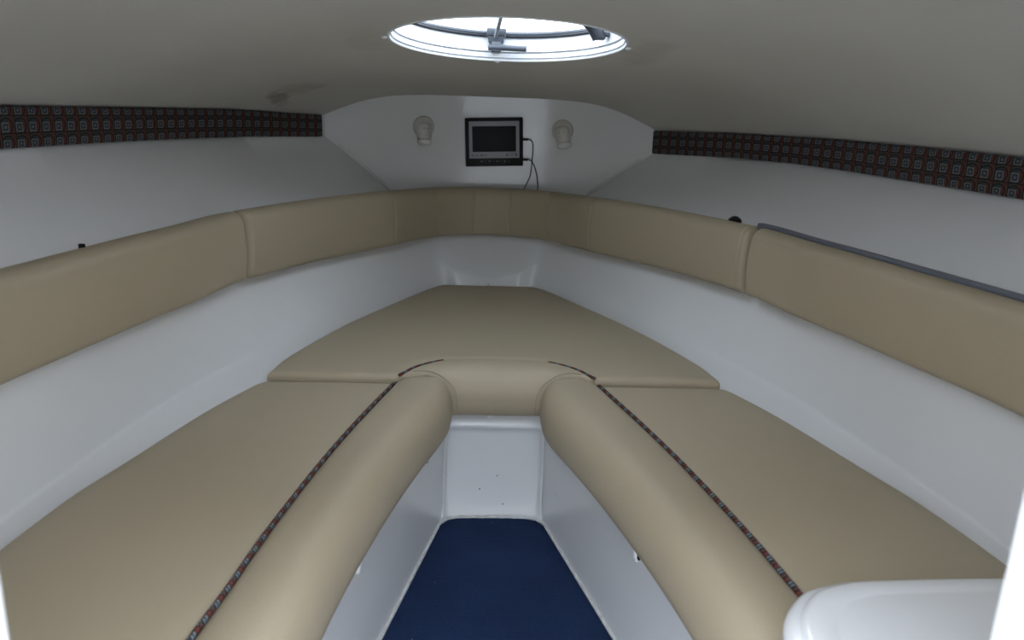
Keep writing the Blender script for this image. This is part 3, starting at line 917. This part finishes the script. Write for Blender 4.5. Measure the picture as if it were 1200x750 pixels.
# ------------------------------------------------------------------ reading lamps
def lamp(x, z, tilt, label):
    y = bulk_y(x)
    root = empty('reading_lamp', (x, y, z), label, 'lamp', 'reading lamps on the bow bulkhead')
    root.rotation_euler = (0, math.radians(tilt), math.radians(math.degrees(math.atan(-.72*x))*1.0))
    b = from_bm('base', lathe_bm([(0, .0135), (.026, .013), (.037, .010), (.041, .004), (.042, 0)], 32), 'lamp_plastic', root)
    b.rotation_euler = (math.radians(90), 0, 0); b.location = (0, 0, .010)
    # barrel: stubby cylinder hanging in front of the base
    prof = [(0, .032), (.017, .031), (.025, .028), (.0285, .022), (.0295, .01), (.0285, -.020), (.0265, -.026), (.024, -.028), (.024, -.033)]
    h = from_bm('head', lathe_bm(prof, 28), 'lamp_plastic', root); h.location = (0, -.034, -.006); h.rotation_euler = (math.radians(-10), 0, 0)
    l = from_bm('lens', lathe_bm([(.024, -.032), (.0275, -.034), (.0275, -.042), (.024, -.048), (.014, -.052), (0, -.053)], 28), 'lamp_lens', h)
    for sx in (-.0065, .0065):
        q = from_bm('vent_hole', lathe_bm([(0, .001), (.0022, .0008), (.0024, -.001)], 10), 'mark_dark', h)
        q.location = (sx, -.0280, .008); q.rotation_euler = (math.radians(90), 0, 0)
    s = from_bm('swivel', tube_bm([(0, -.002, .004), (0, -.016, -.004)], .010, 12), 'lamp_plastic', root)
lamp(-.258, .562, 2, 'beige swivel reading lamp hanging upright on the bow bulkhead')
lamp(.279, .566, -14, 'beige swivel reading lamp tilted sideways near the screen cables')

# ------------------------------------------------------------------ white moulded box at the end of the berth
BX = [(.300, .505), (.300, .60), (.300, .70), (.300, .77), (.303, .82), (.314, .864), (.334, .900), (.364, .932), (.405, .949), (.445, .956), (.60, .963), (.80, .966), (.80, .505)]
root = empty('moulded_box', (.55, .73, ZB), 'white moulded plastic box with rounded lid at the end of the berth', 'box')
def outline(inset):
    P = cr([(x, y, 0) for x, y in BX[:-1]], 5)+[Vector((.80, .505, 0))]
    c = Vector((.56, .73, 0)); out = []
    for p in P:
        d = Vector((p.x-c.x, p.y-c.y, 0))
        f = Vector((1-inset/.26, 1-inset/.225, 0))
        out.append(Vector((c.x+d.x*f.x, c.y+d.y*f.y, 0)))
    return out
def rings(levels, cap=True):
    rows = [[Vector((p.x, p.y, z)) for p in outline(i)] for i, z in levels]
    bm = grid_bm(rows, close_u=True); 
    return bm, rows
def boxpart(name, levels, m):
    rows = [[Vector((p.x, p.y, z)) for p in outline(i)] for i, z in levels]
    put(from_bm(name, grid_bm(rows, close_u=True, cap=True), m, smooth=50), root)
boxpart('body', [(.035, ZB+.002), (.030, .0), (.026, .060)], 'box_plastic')
boxpart('lid', [(.026, .061), (.010, .061), (.003, .064), (.0, .070), (.0, .078), (.003, .085), (.009, .0905), (.015, .0925), (.017, .0945), (.020, .0985), (.026, .1015), (.040, .1025), (.050, .1030), (.053, .1024), (.056, .1024), (.060, .1030), (.10, .1040), (.17, .105)], 'box_plastic')

# ------------------------------------------------------------------ small fittings
def knob(loc, r, label, name='knob'):
    o = from_bm(name, lathe_bm([(0, r*.9), (r*.5, r*.8), (r*.85, r*.5), (r, r*.1), (r, -r*.3), (r*.6, -r*.5), (r*.6, -r*1.6)], 24), 'black_plastic')
    o.location = loc; return tag(o, label, 'knob')
o = knob((.700, 2.385, .361), .022, 'round black knob peeking over the bow backrest near its end', 'round_knob')
o.rotation_euler = (0, math.radians(-40), 0)
o = from_bm('retaining_clip', box_bm(-.012, .012, -.007, .007, -.016, .008, .004), 'black_plastic'); tag(o, 'small dark clip on the top edge of the plain backrest cushion', 'clip')
o.scale = (.55, .45, .45); o.location = (-.838, 1.64, .386); o.rotation_euler = (0, 0, math.radians(-15))

def clip(x, y, z, rz, label, group):
    bm = lathe_bm([(0, .006), (.005, .0055), (.009, .003), (.010, 0), (.010, -.004)], 16)
    for v in bm.verts: v.co.y *= 1.7
    o = from_bm('cushion_clip', bm, 'clip_plastic'); o.location = (x, y, z)
    o.rotation_euler = (math.radians(90), 0, rz)
    return tag(o, label, 'clip', group)
for s, y, z, lb in ((-1, 1.393, -.168, 'white plastic clip halfway along the footwell wall without screws'),
                    (-1, 1.878, -.165, 'white plastic clip near the front panel on the footwell wall without screws'),
                    (1, 1.875, -.166, 'white plastic clip beside small screws near the footwell front panel'),
                    (1, 1.447, -.172, 'white plastic clip with a dark slot beside it under the cushion edge')):
    c_ = clip(s*(pit_x(y)-.003), y, z, math.radians(-s*77.5), lb, 'clips under the cushion edges')
    if 'slot' in lb:
        q = from_bm('slot', box_bm(.006, .016, -.004, .012, -.002, .002, .001), 'black_plastic', c_)
clip(-.0125, 2.066, -.128, 0, 'small white plastic clip on the front panel under the bow cushion', 'clips under the cushion edges')
for y, z in ((1.897, -.159), (1.929, -.288)):
    q = from_bm('screw', lathe_bm([(0, .0012), (.0025, .001), (.003, -.002)], 10), 'screw_metal', wf)
    q.location = (pit_x(y)-.001, y, z); q.rotation_euler = (math.radians(90), 0, math.radians(-77))
